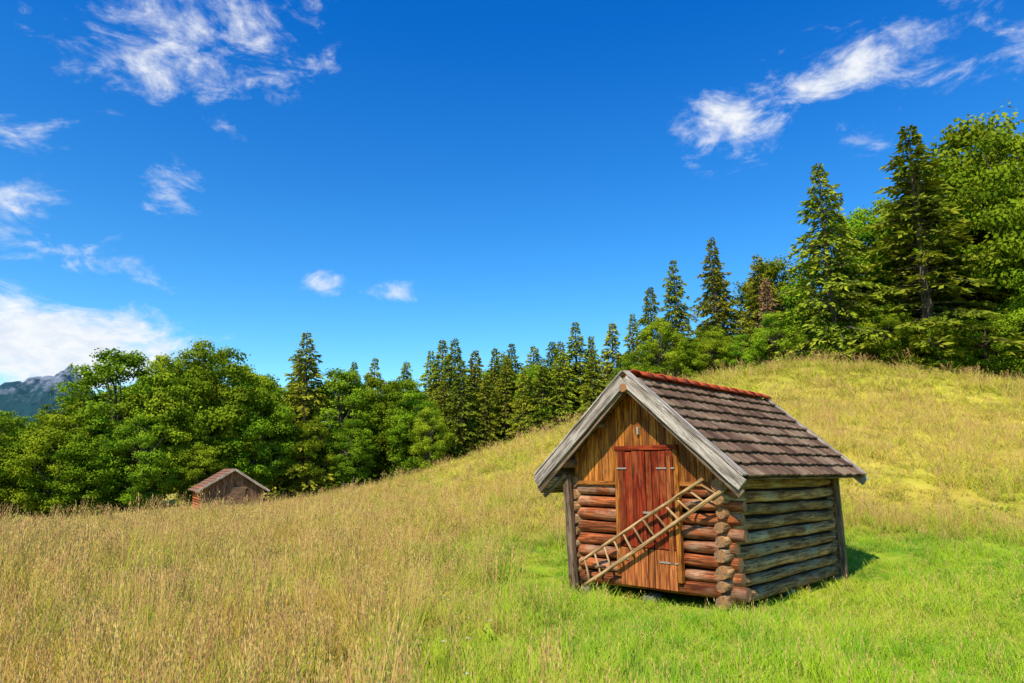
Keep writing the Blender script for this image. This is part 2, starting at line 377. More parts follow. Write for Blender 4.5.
def broad(name,seed,H=15.,Rx=4.6,nc=95,per=330,low=.10,leaf=.22,mleaf=None):
    r=np.random.default_rng(seed); parts=[]; P=[];rv=[];N_=[]
    tr=[(0,0,-.5),(r.normal(0,.15),r.normal(0,.15),H*.22),(r.normal(0,.3),r.normal(0,.3),H*.5),(r.normal(0,.4),r.normal(0,.4),H*.8)]
    parts.append(tube(tr,[H*.022,H*.017,H*.011,.03],8))
    cz=H*(low+1)/2; Rz=H*(1-low)/2
    for i in range(nc):
        while True:
            q=r.uniform(-1,1,3)
            d=np.linalg.norm(q)
            if .4<d<1: break
        if r.random()<.7: q=q/d*r.uniform(.8,.98)
        k=1.0 if q[2]<.1 else 1-.22*q[2]
        c=np.array([q[0]*Rx*k*.88,q[1]*Rx*k*.88,cz+q[2]*Rz*.92])
        cr=r.uniform(.4,1.15)*H/15*(1 if q[2]<.5 else .85)
        if i%3==0:
            b=np.array(tr[1 if c[2]<H*.5 else 2]); m=(b+c)/2+r.normal(0,.25,3); m[2]-=.2
            parts.append(tube([tuple(b),tuple(m),tuple(c)],[H*.008,H*.005,.02],4))
        n=int(per*r.uniform(.6,1.3)*cr*cr)
        v=nrm(r.normal(0,1,(n,3))); rad=cr*r.uniform(.3,1.3,n)**.6
        sc=np.array([1.15,1.15,.68])
        lump=1+.25*np.sin(v[:,0]*5+i)*np.sin(v[:,1]*5+2*i)+.2*np.sin(v[:,2]*7+i)
        p=c+v*sc*(rad*lump)[:,None]; P.append(p); N_.append(v)
        cb=r.normal(0,.18)
        rv.append(np.clip(r.uniform(.1,.75)+cb+r.normal(0,.16,n)+.35*v[:,2],0,1))  # upper leaves of each clump toned lighter, light from above painted in
    P=np.concatenate(P);rv=np.concatenate(rv);N_=np.concatenate(N_)
    keep=P[:,2]>.2; P=P[keep];rv=rv[keep];N_=N_[keep];n=len(P)
    nr=nrm(N_*1.0+np.array([0,0,.3])+r.normal(0,.5,(n,3)))
    D=np.cross(nr,r.normal(0,1,(n,3))); Wv=np.cross(nr,D)
    LV,LF=cards(P,D,Wv,r.uniform(.7,1.3,n)*leaf,r.uniform(.6,1.0,n)*leaf)
    return assemble(name,parts,LV,LF,rv,mleaf or M_dec)
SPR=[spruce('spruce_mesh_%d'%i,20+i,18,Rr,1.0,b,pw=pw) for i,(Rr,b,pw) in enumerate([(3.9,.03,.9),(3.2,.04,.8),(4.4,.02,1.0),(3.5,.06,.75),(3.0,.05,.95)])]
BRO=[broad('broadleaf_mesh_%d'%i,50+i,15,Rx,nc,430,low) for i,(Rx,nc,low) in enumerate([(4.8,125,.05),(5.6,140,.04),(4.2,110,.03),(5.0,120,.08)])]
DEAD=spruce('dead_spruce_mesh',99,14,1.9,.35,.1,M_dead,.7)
def place(name,me,H0,x,y,ztop,parent=None,wide=1.0,minh=3):
    g=tz(x,y); h=max(ztop-g,minh); o=new_obj(name,me,parent); s=h/H0
    o.location=(x,y,g-.1); o.scale=(s*wide,s*wide,s); o.rotation_euler=(random.uniform(-.02,.02),random.uniform(-.02,.02),random.uniform(0,6.28)); return o
S=lambda x,y,zt,i,w=1.0: place('spruce_tree',SPR[i],18,x,y,zt,None,w)
B=lambda x,y,zt,i,w=1.0: place('broadleaf_tree',BRO[i],15,x,y,zt,None,w)
# hill top, right
S(31.2,50,29.0,0,1.45);S(25.1,52,26.6,0,1.15);S(18.5,60,23.3,2,1.0);S(15.4,62,21.6,0,1.0);S(13.3,64,19.6,1,1.1);S(21.6,58,21.0,3,1.1);S(12.7,70,18.3,4,1.2)
S(29.6,57,24.0,3,1.0);S(19.9,64,21.5,1,1);S(23.3,60,20.5,4,1.2)
B(38.9,49,29.0,1,.9);B(36.2,53,27.8,0,.95);B(28.8,56,24.6,1,.9);B(43,50,30,3,1.0);B(37.5,46,20.0,2,1.1);B(42,47,24,0,1);B(24.5,62,22.0,2,1.1);B(33.5,57,26.0,3,.9);B(40,55,33,2,1)
B(33.6,47.5,13.4,3,1.1);B(27.6,49,14.4,0,1.1);B(30.5,48,13.0,2,1);B(24.3,52,14.3,3,1.1);B(21.3,54,14.8,2,1.1);B(38.5,44.5,14.5,0,1.2);B(35.8,46,14.2,2,1.3)
B(12.6,57,14.9,1,.95);B(14.6,57,13.4,2,1.1);B(17.0,57,14.6,0,1.0);B(19.0,56,13.4,3,1.1);B(10.6,61,12.5,3,1.0)
place('dead_spruce_tree',DEAD,14,21.4,56,18.2)
# middle spruces
for x,y,zt,i in [(11.5,78,19.1,1),(7.8,80,19.6,0),(9.6,82,18.3,4),(4.6,80,17.2,1),(2.6,82,17.2,3),(6.3,86,18.5,2),(0.2,80,17.0,0),(-2.0,82,16.8,4),(-4.3,80,16.2,1),(-6.4,78,17.2,2),(-8.2,80,17.4,0),(-1,88,17.6,3),(-9.8,82,16.6,4),(3.3,76,14.5,2),(-5.5,74,14.0,3),(-3,75,12.5,1),(1.2,75,13.5,4),(9.2,76,15.5,0),(-7.4,75,12.5,2),(5.4,77,15.8,3),(-.8,77,14.8,2)]:
    S(x,y,zt,i,1.25)
# left forest edge
S(-21.0,70,16.3,0,1.3);S(-22.9,73,14.6,3,1);S(-38.4,61,9.6,1,.9);S(-13.2,84,15.5,1,1.1);S(-18.4,80,14.8,2,1.1);S(-16.9,82,15.6,0,1.1)
for x,y,zt,i,wd in [(-29.0,66,15.0,1,1.0),(-26.0,67,12.8,0,.95),(-34.6,60,13.2,2,1.15),(-31.6,62,12.8,3,1.0),(-39.3,58,7.2,0,1.0),(-42.5,56,6.8,3,1.2),(-37.2,57,8.4,0,1.1),(-34.6,57,6.8,2,1.2),(-31,58,7.2,1,1),(-44,60,7.4,1,1.2),(-24.4,66,10.8,3,1.0),(-18.2,72,13.2,2,1.1),(-15.4,75,13.2,0,1),(-12.6,74,12.0,3,1),(-10.2,72,10.6,2,1.1),(-20,68,7.5,1,.9),(-27.5,61,6,2,1.1),(-16.2,69,7.5,3,1),(-8.2,70,9,0,.9)]:
    B(x,y,zt,i,wd)
forest=empty('forest'); k=0
for row,(yy,sx) in enumerate([(80,4.2),(92,4.8)]):
    x=-.85*yy
    while x<.95*yy:
        xx=x+random.uniform(-1.5,1.5); y2=yy+random.uniform(-3,3); aa=xx/y2
        e=np.interp(aa,[-.85,-.7,-.64,-.57,-.45,-.3,-.18,-.1,.07,.18,.25,.35,.5,.62,.9],[.07,.08,.10,.145,.17,.145,.15,.165,.175,.19,.21,.24,.33,.40,.42])
        zt=1.7+e*y2*random.uniform(.84,1.02); k+=1
        if random.random()<(.35 if aa<-.15 else .7): place('forest_spruce_%d'%k,random.choice(SPR),18,xx,y2,zt,forest,1.2,8)
        else: place('forest_broadleaf_%d'%k,random.choice(BRO),15,xx,y2,zt,forest,1.0,8)
        x+=sx*random.uniform(.7,1.2)
SH=broad('shrub_mesh',77,3.0,2.2,26,800,-.1,.16)
ug=empty('forest_undergrowth'); k=0
def shrub(x,y,h):
    global k
    k+=1; o=new_obj('shrub_%d'%k,SH,ug); s=h/3.0; o.location=(x,y,tz(x,y)-.15*h); o.scale=(s*random.uniform(1,1.5),s*1.2,s); o.rotation_euler=(0,0,random.uniform(0,6.28))
x=-46
while x<-6:
    y=np.interp(x,[-46,-40,-32,-26,-18,-8],[54.5,55.5,57.5,60,66,69]); shrub(x,y+random.uniform(-.8,1.5),random.uniform(1.0,2.4)); x+=random.uniform(1.1,2.2)
x=12
while x<46:
    y=np.interp(x,[12,20,28,36,46],[55.5,53,48.5,45.2,43]); shrub(x,y+random.uniform(-.5,1.2),random.uniform(.9,2.4)); x+=random.uniform(1.2,2.2)

# ---------------------------------------------------------------- wood part builders (local x = grain)
def orient(o,p0,p1,up=(0,0,1)):
    p0=Vector(p0);p1=Vector(p1); X=(p1-p0).normalized(); U=Vector(up)
    Yv=U.cross(X)
    if Yv.length<1e-4: Yv=Vector((0,1,0)).cross(X)
    Yv.normalize(); Zv=X.cross(Yv)
    M=Matrix((X,Yv,Zv)).transposed().to_4x4(); M.translation=(p0+p1)/2; o.matrix_local=M
def beam(name,p0,p1,w_,h_,mat,parent,up=(0,0,1),bev=.006,wob=.004):
    Ln=(Vector(p1)-Vector(p0)).length; n=max(2,int(Ln/.3)); V=[];F=[]
    for i in range(n+1):
        x=-Ln/2+Ln*i/n; a=random.uniform(-wob,wob);b=random.uniform(-wob,wob)
        for sy,sz in ((-1,-1),(1,-1),(1,1),(-1,1)): V.append((x,sy*w_/2+a,sz*h_/2+b))
    for i in range(n):
        for k_ in range(4):
            k2=(k_+1)%4; F.append((i*4+k_,i*4+4+k_,i*4+4+k2,i*4+k2))
    F.append((0,1,2,3)); F.append((n*4+3,n*4+2,n*4+1,n*4))
    me=bpy.data.meshes.new(name); me.from_pydata(V,[],F); me.materials.append(mat)
    o=new_obj(name,me,parent); orient(o,p0,p1,up)
    if bev: 
        b=o.modifiers.new('bevel','BEVEL'); b.width=bev; b.segments=2; b.limit_method='ANGLE'
    return o
def log(name,p0,p1,r,mat,parent,flat=1.0,sides=16):
    Ln=(Vector(p1)-Vector(p0)).length; n=max(3,int(Ln/.16)); V=[];F=[];mi=[]
    sd=random.uniform(0,100); r0=r*random.uniform(.84,1.07); r1=r*random.uniform(.84,1.07)
    for i in range(n+1):
        x=-Ln/2+Ln*i/n; rr=r0+(r1-r0)*i/n
        cy=mnoise.noise(Vector((x*1.2,sd,0)))*.022; cz=mnoise.noise(Vector((x*1.2,sd,9)))*.018
        if i in(0,n): rr*=.955; 
        for k_ in range(sides):
            a=k_*2*math.pi/sides; q=rr*(1+.14*mnoise.noise(Vector((x*1.5,math.cos(a)*1.3+sd,math.sin(a)*1.3))))
            ca,sa=math.cos(a),math.sin(a)
            if flat!=1.0:
                m=max(abs(ca),abs(sa)); q*=1+(1/m-1)*(flat-1)
            V.append((x,cy+ca*q,cz+sa*q))
    for i in range(n):
        for k_ in range(sides):
            k2=(k_+1)%sides; F.append((i*sides+k_,i*sides+k2,(i+1)*sides+k2,(i+1)*sides+k_)[::-1]); mi.append(0)
    F.append(tuple(range(sides))); mi.append(1)
    F.append(tuple(n*sides+k_ for k_ in range(sides))[::-1]); mi.append(1)
    me=bpy.data.meshes.new(name); me.from_pydata(V,[],F); me.materials.append(mat); me.materials.append(M_end)
    me.polygons.foreach_set('material_index',mi); me.polygons.foreach_set('use_smooth',[m==0 for m in mi])
    bm=bmesh.new(); bm.from_mesh(me); bmesh.ops.recalc_face_normals(bm,faces=bm.faces); bm.to_mesh(me); bm.free()
    o=new_obj(name,me,parent); orient(o,p0,p1); return o
def prism(name,poly,y0,y1,mat,parent,vertical=True):
    cx=sum(p[0] for p in poly)/len(poly); cz=sum(p[1] for p in poly)/len(poly); n=len(poly)
    V=[]
    for yy in (y0,y1):
        for (x,z) in poly: V.append((z-cz,yy-(y0+y1)/2,-(x-cx)))
    F=[tuple(range(n)),tuple(range(n,2*n))[::-1]]+[(i,n+i,n+(i+1)%n,(i+1)%n) for i in range(n)]
    me=bpy.data.meshes.new(name); me.from_pydata(V,[],F); me.materials.append(mat)
    bm=bmesh.new(); bm.from_mesh(me); bmesh.ops.recalc_face_normals(bm,faces=bm.faces); bm.to_mesh(me); bm.free()
    o=new_obj(name,me,parent); o.matrix_local=Matrix.Translation((cx,(y0+y1)/2,cz))@Matrix.Rotation(-math.pi/2,4,'Y')
    b=o.modifiers.new('bevel','BEVEL'); b.width=.004; b.segments=1
    return o

# ---------------------------------------------------------------- log hut
hut=empty('log_hut',HC,HROT)
mx=-W/2; ZA=3.08; TAN=.865; OVX=.44; OVF=.46; OVB=.42
def zroof(x): return ZA-abs(x-mx)*TAN
pitch=.19; r_=.088
DX0,DX1=-1.68,-.68
n=0
for i in range(8):
    z=.07+pitch*i; n+=1
    if i==0: log('front_log_%d'%n,(-W-.10,0,z),(.26,0,z),r_*1.05,M_logf,hut)
    else:
        log('front_log_%d'%n,(-W-.06-random.random()*.04,random.uniform(-.01,.01),z),(DX0-.03,0,z),r_,M_logf,hut)
        log('front_log_right_%d'%n,(DX1+.03,random.uniform(-.01,.01),z),(.13+random.random()*.15,0,z),r_,M_logf,hut)
for i in range(9):
    z=-.02+pitch*i
    log('side_log_%d'%(i+1),(0,-.15-random.random()*.13,z),(random.uniform(-.015,.015),L+.12,z),r_*.97,M_logs,hut,1.08)
    log('far_side_log_%d'%(i+1),(-W,-.12-random.random()*.04,z),(-W,L+.12,z),r_,M_logs,hut)
    log('back_log_%d'%(i+1),(-W-.15,L,z+.09),(.15,L,z+.09),r_,M_logs,hut)
for nm,p0,p1 in (('gap_shade_front',(-W+.05,.05,.85),(-.05,.05,.85)),('gap_shade_back',(-W+.05,L-.05,.85),(-.05,L-.05,.85))):  # dark sheets added behind the logs so the gaps look shaded
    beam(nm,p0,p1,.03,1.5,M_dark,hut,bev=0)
for nm,x in (('gap_shade_side',-.045),('gap_shade_far_side',-W+.045)):
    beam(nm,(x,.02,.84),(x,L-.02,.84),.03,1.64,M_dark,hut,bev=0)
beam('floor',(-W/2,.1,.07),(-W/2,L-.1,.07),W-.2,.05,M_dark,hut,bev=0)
def gable(y0,y1,zb,pre):
    x=-W+.0; i=0
    while x<-.01:
        wd_=random.uniform(.12,.165); x1=min(x+wd_,0.0); i+=1
        a,b=x+.004,x1-.004; 
        za,zb_=zroof(a)-.05,zroof(b)-.05
        poly=[(a,zb-random.uniform(0,.03)),(b,zb-random.uniform(0,.03)),(b,zb_)]
        if a<mx<b: poly.append((mx,zroof(mx)-.05))
        poly.append((a,za))
        yo=random.uniform(-.008,.008)
        if pre=='gable_board' and a>DX0-.02 and b<DX1+.02:
            poly[0]=(a,2.04);poly[1]=(b,2.04)
        prism('%s_%d'%(pre,i),poly,y0+yo,y1+yo,M_gable,hut); x=x1
gable(-.085,-.055,1.47,'gable_board'); gable(L+.06,L+.09,1.55,'back_gable_board')
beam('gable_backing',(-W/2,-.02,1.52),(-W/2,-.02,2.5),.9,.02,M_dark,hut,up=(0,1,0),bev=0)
beam('gable_sill',(-W-.05,-.10,1.50),(DX0-.05,-.10,1.50),.05,.06,M_gable,hut)
beam('gable_sill_right',(DX1+.05,-.10,1.50),(.0,-.10,1.50),.05,.06,M_gable,hut)
# door
yd=-.135
beam('door_jamb_left',(DX0-.01,-.10,.14),(DX0-.01,-.10,2.0),.09,.07,M_gable,hut,up=(1,0,0))
beam('door_jamb_right',(DX1+.01,-.10,.14),(DX1+.01,-.10,2.0),.09,.07,M_gable,hut,up=(1,0,0))
beam('door_lintel',(DX0-.04,-.125,2.02),(DX1+.04,-.125,2.02),.07,.07,M_door,hut)
nb=8; x=DX0+.03; wd_=(DX1-DX0-.06)/nb
for i in range(nb):
    g=.012 if i==4 else .003
    a=x+i*wd_; c=a+wd_/2
    zt=1.97+random.uniform(-.01,.01)
    beam('door_board_%d'%(i+1),(c,yd+random.uniform(-.005,.005),.58),(c,yd,zt),.026,wd_-2*g,M_door,hut,up=(1,0,0),bev=.005,wob=.001)
    beam('door_lower_board_%d'%(i+1),(c,yd-.004+random.uniform(-.005,.005),.03),(c,yd,.565),.026,wd_-2*g,M_door2,hut,up=(1,0,0),bev=.005,wob=.001)
beam('door_batten',(DX1-.09,yd-.026,.40),(DX1-.09,yd-.026,1.90),.022,.07,M_door2,hut,up=(1,0,0))
for zz,nm in ((1.72,'upper'),(.40,'lower')):
    beam('hinge_right_'+nm,(DX1-.30,yd-.022,zz),(DX1+.0,yd-.022,zz),.012,.022,M_metal,hut,bev=.002,wob=0)
    beam('hinge_left_'+nm,(DX0,yd-.022,zz),(DX0+.18,yd-.022,zz),.012,.022,M_metal,hut,bev=.002,wob=0)
beam('door_latch',(mx+.06,yd-.03,1.08),(mx+.2,yd-.03,1.08),.02,.03,M_metal,hut,bev=.003,wob=0)
beam('gable_bracket',(mx-.02,-.12,2.22),(mx-.02,-.12,2.34),.05,.04,M_metal,hut,up=(1,0,0),bev=.01)
# posts
beam('post_left',(-W+.06,-.20,-.22),(-W-.05,-.22,1.62),.10,.12,M_greyd,hut,up=(1,0,0),bev=.012,wob=.008)
beam('post_right_rear',(.16,L-.05,-.25),(.13,L-.05,1.66),.09,.10,M_greyd,hut,up=(1,0,0),bev=.012,wob=.006)
beam('post_left_rear',(-W-.16,L,-.2),(-W-.16,L,1.6),.1,.1,M_greyd,hut,up=(1,0,0))
# purlins
log('ridge_beam',(mx,-.50,zroof(mx)-.17),(mx,L+.38,zroof(mx)-.17),.075,M_greyd,hut,1.3)
log('purlin_right',(.02,-.42,zroof(.02)-.16),(.02,L+.34,zroof(.02)-.16),.08,M_grey,hut,1.3)
log('purlin_left',(-W-.02,-.42,zroof(-W)-.16),(-W-.02,L+.34,zroof(-W)-.16),.08,M_greyd,hut,1.3)
for sx in(-1,1):
    log('mid_purlin_'+('left' if sx<0 else 'right'),(mx+sx*.66,-.3,zroof(mx+.66)-.12),(mx+sx*.66,L+.3,zroof(mx+.66)-.12),.05,M_greyd,hut,1.2)
beam('wall_plate_right',(.03,-.1,1.68),(.03,L+.1,1.68),.13,.12,M_greyd,hut)
sl=math.hypot(1,TAN); ux,uz=1/sl,-TAN/sl; SL=(W/2+OVX)*sl
for s in (-1,1):
    nm='right' if s>0 else 'left'; nbd=11; bw=SL/nbd
    for i in range(nbd):
        d=(i+.5)*bw; cx=mx+s*ux*d; cz=ZA+uz*d-.02
        beam('roof_deck_%s_%d'%(nm,i+1),(cx,-OVF+.02,cz),(cx,L+OVB-.02,cz),bw-.006,.025,M_greyd,hut,up=(s*TAN/sl,0,1/sl),bev=0,wob=.001)
for s in (-1,1):
    e=(mx+s*(W/2+OVX-.02)); 
    beam('verge_rafter_%d'%(s+2),(mx+s*.02,-OVF+.12,zroof(mx)-.10),(e,-OVF+.12,zroof(e)-.10),.07,.10,M_greyd,hut)
# tiles
TV=[];TF=[];TR=[]
def tilebox(o,U,Vv,Nn,w_,l_,t_,rise,rv):
    prof=[(0,0),(.10,.009),(.20,.0),(.72,-.003),(.80,.002),(.90,.012),(1.0,.003)]
    b=len(TV)
    for (dl,h) in ((0,0),(l_,rise)):
        for (pw,ph) in prof: TV.append(tuple(o+U*(pw*w_)+Vv*dl+Nn*(h+ph+t_)))
    for (dl,h) in ((l_,rise),):
        for (pw,ph) in prof: TV.append(tuple(o+U*(pw*w_)+Vv*dl+Nn*(h+ph)))
    k=len(prof)
    for i in range(k-1):
        TF.append((b+i,b+i+1,b+k+i+1,b+k+i)); TR.append(rv)
        TF.append((b+k+i,b+k+i+1,b+2*k+i+1,b+2*k+i)); TR.append(rv*.5)
nc=9; cl=SL/nc; y_a=-OVF+.10; y_b=L+OVB-.06; nt=19; tw=(y_b-y_a)/nt
for s in (-1,1):
    Vd=Vector((s*ux,0,uz)); Nn=Vector((s*TAN/sl,0,1/sl)); U=Vector((0,1,0))
    for c_ in range(nc):
        for t_ in range(nt):
            o=Vector((mx,y_a+t_*tw+random.uniform(-.004,.004),ZA))+Vd*(c_*cl+random.uniform(-.012,.012)+.02)+Nn*(.004+random.uniform(0,.009))
            tilebox(o,U,Vd,Nn,tw*1.01,cl*1.06,.028,.046,min(1,max(0,random.gauss(.45,.28))))
tm=quick_mesh('roof_tiles',TV,TF,[M_tile],attrs={'tone':('FACE',TR)}); new_obj('roof_tiles',tm,hut)
RV=[];RF=[]
y=-OVF+.22
while y<L+OVB-.3:
    ln_=.36; b=len(RV); jz=random.uniform(-.004,.006)
    for (yy,rr) in ((y,.115),(y+ln_+.03,.10)):
        for k_ in range(9):
            a=math.pi*(k_/8); RV.append((mx+rr*1.4*math.cos(a),yy,ZA+.015+jz+rr*.75*math.sin(a)+(.010 if yy==y else 0)))
    for k_ in range(8): RF.append((b+k_,b+k_+1,b+9+k_+1,b+9+k_))
    y+=ln_
rm=quick_mesh('ridge_tiles',RV,RF,[M_red],smooth=True); ro=new_obj('ridge_tiles',rm,hut); so=ro.modifiers.new('s','SOLIDIFY'); so.thickness=.015
for s in (-1,1):
    e=mx+s*(W/2+OVX+.05); nm='right' if s>0 else 'left'; N3=(s*TAN/sl,0,1/sl)
    for (yy,tag) in ((-OVF-.02,'front'),(L+OVB+.02,'rear')):
        beam('barge_board_%s_%s'%(tag,nm),(mx+s*.012,yy,zroof(mx)-.05),(e,yy,zroof(e)-.05),.035,.17,M_grey,hut,up=N3,bev=.006)
        yc=yy+(.045 if tag=='front' else -.045)
        beam('verge_cover_%s_%s'%(tag,nm),(mx+s*.02,yc,zroof(mx)+.078),(e+s*.02,yc,zroof(e)+.078),.15,.028,M_grey,hut,up=N3,bev=.005)
    beam('barge_under_%s'%nm,(mx+s*.03,-OVF+.022,zroof(mx)-.165),(e-s*.03,-OVF+.022,zroof(e)-.165),.03,.12,M_greyd,hut,up=N3)
for i in range(3):
    beam('side_shelf_board_%d'%(i+1),(-W-.40+.10*i,-.42,1.37+.085*i),(-W-.40+.10*i,1.4,1.37+.085*i),.11,.03,M_grey if i else M_greyd,hut,up=(-.65,0,.76))
beam('side_shelf_bracket',(-W-.02,-.30,1.62),(-W-.46,-.30,1.28),.05,.06,M_greyd,hut)
def stone(name,c,s):
    bm=bmesh.new(); bmesh.ops.create_icosphere(bm,subdivisions=3,radius=1)
    sd=random.uniform(0,50)
    for v in bm.verts:
        q=1+.25*mnoise.noise(v.co*1.3+Vector((sd,0,0))); m=max(abs(v.co.x),abs(v.co.y),abs(v.co.z))
        v.co=Vector((v.co.x*s[0],v.co.y*s[1],v.co.z*s[2]))*q*(.6+.4/m)
    me=bpy.data.meshes.new(name); bm.to_mesh(me); bm.free(); me.materials.append(M_stone)
    o=new_obj(name,me,hut); o.location=c
for i,(x,y) in enumerate([(-.03,.02),(-W+.05,.03),(-W/2,.08),(-.05,L*.5),(-.03,L),(-W,L),(-W,L/2)]): stone('foundation_stone_%d'%(i+1),(x,y,-.19),(.13,.14,.10))

# ---------------------------------------------------------------- ladder
lad=empty('wooden_ladder',HC,HROT)
U0,U1=(-2.34,.30),(-.18,1.58); L0,L1=(-2.26,-.04),(.12,1.43)
log('rail_upper',(U0[0],-.25,U0[1]),(U1[0],-.27,U1[1]),.028,M_ladder,lad,sides=10)
log('rail_lower',(L0[0],-.25,L0[1]),(L1[0],-.27,L1[1]),.030,M_ladder,lad,sides=10)
for i in range(12):
    t=.04+.92*i/11
    a=(U0[0]+(U1[0]-U0[0])*t,-.255,U0[1]+(U1[1]-U0[1])*t); b=(L0[0]+(L1[0]-L0[0])*t+.0,-.255,L0[1]+(L1[1]-L0[1])*t)
    log('rung_%d'%(i+1),a,b,.017,M_ladder,lad,sides=8)
for i,(x,z) in enumerate([(-2.0,.24),(-.38,1.21)]):
    log('ladder_peg_%d'%(i+1),(x,-.08,z),(x,-.32,z+.02),.018,M_greyd,lad,sides=8)

# ---------------------------------------------------------------- distant hay barn
bx,by=-20.8,52.0
barn=empty('hay_barn',(bx,by,tz(bx,by)+.25),math.atan2(.5,.87))
bw_,bl=4.3,5.3; bh=1.5; ba=2.85; bt=(ba-bh)/(bw_/2)
M_bred=wood('barn_red_wood',(.36,.085,.028),(.62,.20,.07)); M_bdk=wood('barn_dark_wood',(.10,.05,.028),(.28,.155,.09)); 
w=NT('barn_roof_tile'); tc=w.n('ShaderNodeTexCoord'); v=w.mapping(tc.outputs['Object'],(1,6,1)); n_=w.noise(v,3,4); w.principled(w.mix(w.rng(n_,.35,.65),(.20,.085,.05),(.36,.18,.11)),.85,n_,.8,.03); M_broof=w.m
x=-bw_/2;i=0
while x<bw_/2-.01:
    i+=1; x1=min(x+.24,bw_/2); za=ba-abs(x)*bt-.06; zb=ba-abs(x1)*bt-.06
    poly=[(x+.006,-.4),(x1-.006,-.4),(x1-.006,zb)]+([(0,ba-.06)] if x<0<x1 else [])+[(x+.006,za)]
    for yy,t_ in ((0,'front'),(bl,'back')): prism('%s_board_%d'%(t_,i),poly,yy-.03,yy+.03,M_bdk,barn)
    x=x1
for s in(-1,1):
    for j in range(10): 
        log('side_log_%d_%d'%(s+2,j+1),(s*(bw_/2-.05),-.15,-.3+.2*j),(s*(bw_/2-.05),bl+.15,-.3+.2*j),.1,M_bred,barn,1.1,8)
    e=s*(bw_/2+.42); sl2=math.hypot(1,bt)
    V_=[];F_=[]
    for c_ in range(9):
        t0=c_/9;t1=(c_+1)/9
        for tt,up_ in ((t0,.03),(t1,.075)):
            for yy in (-.45,bl+.45): V_.append((e*tt,yy,ba-abs(e)*tt*bt+up_))
        b=c_*4; F_.append((b,b+1,b+3,b+2))
    me=quick_mesh('roof_courses',V_,F_,[M_broof]); o=new_obj('roof_%d'%(s+2),me,barn); so=o.modifiers.new('s','SOLIDIFY'); so.thickness=.05
    beam('barge_%d'%(s+2),(0+s*.01,-.47,ba-.0),(e,-.47,ba-abs(e)*bt-.0),.04,.16,M_grey,barn,up=(s*bt/sl2,0,1/sl2))
beam('barn_door',(-.1,-.06,.75),(.9,-.06,.75),.05,1.4,M_bdk,barn)
beam('barn_door_frame',(-.2,-.07,1.5),(1.0,-.07,1.5),.06,.1,M_greyd,barn)

# ---------------------------------------------------------------- mountain
w=NT('mountain_rock'); g=w.n('ShaderNodeNewGeometry'); sep=w.n('ShaderNodeSeparateXYZ'); w.l(g.outputs['Position'],sep.inputs[0])
n_=w.noise(g.outputs['Position'],.014,6,.7); n2=w.noise(g.outputs['Position'],.004,4)
rock=w.mix(w.rng(n_,.42,.58),(.03,.065,.11),(.22,.25,.30)); fo=w.mix(n2,(.015,.05,.065),(.03,.08,.09))  # bluish distance haze is mixed into the rock and forest colours
hz=w.math('ADD',sep.outputs[2],w.math('MULTIPLY',n_,300)); w.principled(w.mix(w.rng(hz,420,560),fo,rock),1,n_,.8,20,0); M_mt=w.m
mxs=np.linspace(-3600,-1350,180); mys=np.linspace(2300,3500,90); XX,YY=np.meshgrid(mxs,mys)
H_=np.zeros_like(XX)
ridge=np.interp(XX/2750,[-1.33,-1.0,-.86,-.80,-.76,-.73,-.70,-.675,-.66,-.64,-.61,-.5],[440,350,310,330,350,365,405,395,418,400,320,20])
prof=np.clip(1-np.abs(YY-2750)/450,-.2,1)
for i in range(XX.shape[0]):
    for j in range(XX.shape[1]):
        p=Vector((XX[i,j]*.008,YY[i,j]*.008,0)); H_[i,j]=mnoise.fractal(p,.8,2.2,6)*30-abs(mnoise.noise(p*2.5))*30
Zm=ridge*prof+H_*np.clip(prof+.2,0,1)
nxm=len(mxs); im=np.arange(len(mys)-1)[:,None]*nxm+np.arange(nxm-1)[None,:]
me=quick_mesh('mountain',np.stack([XX,YY,Zm-4],-1).reshape(-1,3),np.stack([im,im+1,im+nxm+1,im+nxm],-1).reshape(-1,4),[M_mt],smooth=False)
new_obj('mountain',me)

# ---------------------------------------------------------------- sky + light
wd=bpy.data.worlds.new('World'); scene.world=wd; wd.use_nodes=True; T=wd.node_tree; T.nodes.clear()
Wn=NT.__new__(NT); Wn.t=T
out=T.nodes.new('ShaderNodeOutputWorld'); bg=T.nodes.new('ShaderNodeBackground'); bg.inputs[1].default_value=.15
sky=T.nodes.new('ShaderNodeTexSky'); sky.sky_type='NISHITA'; sky.sun_disc=False
sf=Vector((-.50,-.866,0)).normalized(); EL=math.radians(48)
sky.sun_elevation=EL; sky.sun_rotation=math.atan2(sf.x,sf.y); sky.altitude=900; sky.air_density=1.0; sky.dust_density=.3; sky.ozone_density=2.5
hs=Wn.n('ShaderNodeHueSaturation'); hs.inputs['Saturation'].default_value=1.3; hs.inputs['Value'].default_value=1.0; Wn.l(sky.outputs[0],hs.inputs['Color'])
tc=Wn.n('ShaderNodeTexCoord'); sep=Wn.n('ShaderNodeSeparateXYZ'); Wn.l(tc.outputs['Generated'],sep.inputs[0])
az=Wn.math('ARCTAN2',sep.outputs[0],sep.outputs[1]); el=Wn.math('ARCSINE',sep.outputs[2])
grade=Wn.mix(Wn.rng(el,.12,.62,0,1,False),(1.0,1.40,1.38),(.10,1.0,1.55))
tint=Wn.mix(1.0,hs.outputs[0],grade,'MULTIPLY')
cv=Wn.n('ShaderNodeCombineXYZ'); Wn.l(az,cv.inputs[0]); Wn.l(el,cv.inputs[1])
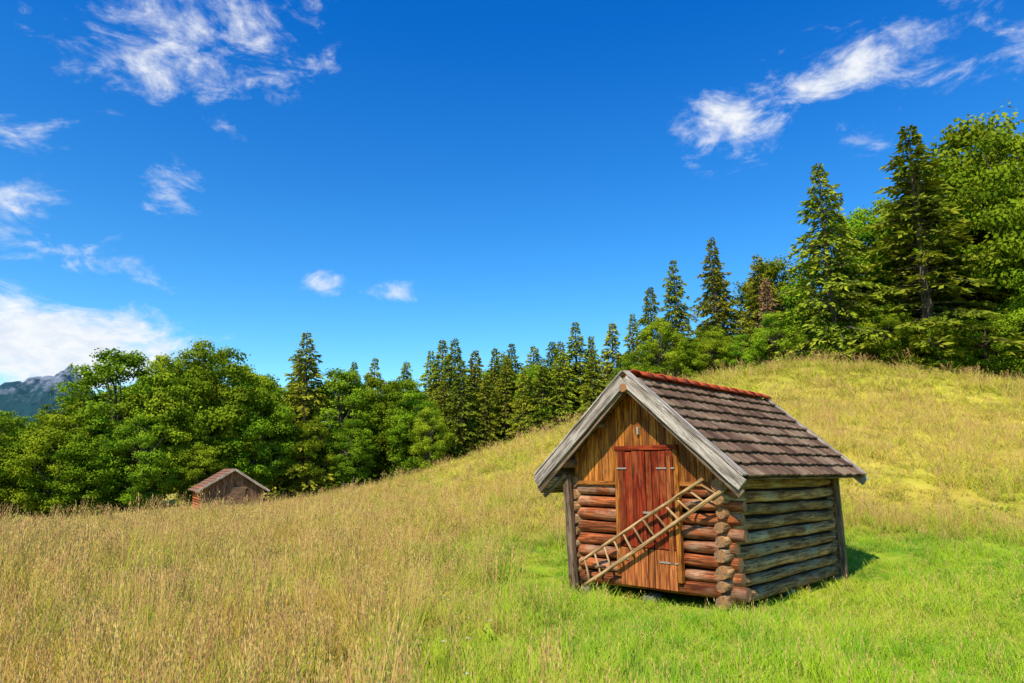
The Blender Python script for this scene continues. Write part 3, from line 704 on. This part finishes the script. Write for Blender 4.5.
clouds=[(-.48,.575,.28,.14,.90),(-.56,.50,.15,.07,.80),(-.297,.556,.055,.03,.85),(-.60,.150,.25,.075,1.9),(-.70,.17,.18,.08,1.6),(-.656,.398,.10,.04,.80),(-.66,.315,.14,.055,.90),(-.479,.364,.09,.05,.76),(-.276,.262,.055,.033,.85),(-.182,.259,.075,.03,.78),
 (.330,.475,.12,.07,1.1),(.42,.50,.15,.055,.95),(.53,.515,.20,.065,.92),(.68,.560,.13,.045,1.25),(.64,.53,.14,.05,.98),(.72,.49,.14,.05,1.0),(-.50,.25,.12,.03,.6),(-.43,.46,.1,.035,.5),(.52,.44,.12,.05,.70),(-.60,.255,.14,.035,.78)]
acc=None
for (a0,e0,ra,re,wt) in clouds:
    s=Wn.n('ShaderNodeVectorMath',operation='SUBTRACT'); Wn.l(cv.outputs[0],s.inputs[0]); s.inputs[1].default_value=(a0,e0,0)
    d=Wn.n('ShaderNodeVectorMath',operation='DIVIDE'); Wn.l(s.outputs[0],d.inputs[0]); d.inputs[1].default_value=(ra,re,1)
    ln_=Wn.n('ShaderNodeVectorMath',operation='LENGTH'); Wn.l(d.outputs[0],ln_.inputs[0])
    f=Wn.rng(ln_.outputs['Value'],0,1.25,wt,0)
    acc=f if acc is None else Wn.math('MAXIMUM',acc,f)
mp=Wn.n('ShaderNodeMapping'); Wn.l(cv.outputs[0],mp.inputs[0]); mp.inputs['Rotation'].default_value=(0,0,-.35); mp.inputs['Scale'].default_value=(1,1.9,1)
cn=Wn.noise(mp.outputs[0],9,7,.66,.6); cn2=Wn.noise(mp.outputs[0],34,4,.6,.4)
dn=Wn.math('ADD',Wn.math('MULTIPLY',cn,.8),Wn.math('MULTIPLY',cn2,.2))
dens=Wn.math('ADD',Wn.math('MULTIPLY',Wn.math('SUBTRACT',dn,.5),3.8),Wn.math('SUBTRACT',acc,.54))
cm=Wn.rng(dens,-.1,1.05); cm=Wn.math('MULTIPLY',Wn.math('MULTIPLY',cm,Wn.rng(acc,.02,.3)),.96)
ccol=Wn.mix(Wn.rng(cn2,.3,.7),(5.3,5.7,6.3),(6.5,6.6,6.7))
fin=Wn.mix(cm,tint,ccol); Wn.l(fin,bg.inputs[0]); Wn.l(bg.outputs[0],out.inputs[0])
sun=bpy.data.lights.new('sun','SUN'); sun.energy=5.0; sun.angle=math.radians(.5); sun.color=(1,.93,.80)
so=bpy.data.objects.new('sun',sun); COL.objects.link(so); 
tv=-Vector((sf.x*math.cos(EL),sf.y*math.cos(EL),math.sin(EL))); so.rotation_euler=tv.to_track_quat('-Z','Y').to_euler(); so.location=(-20,-20,40)
# ---------------------------------------------------------------- camera
cam=bpy.data.cameras.new('camera'); cam.lens=24; cam.sensor_width=36; cam.clip_end=12000
co=bpy.data.objects.new('camera',cam); COL.objects.link(co); co.location=(0,0,1.7); co.rotation_euler=(math.radians(90+10.8),0,0); scene.camera=co
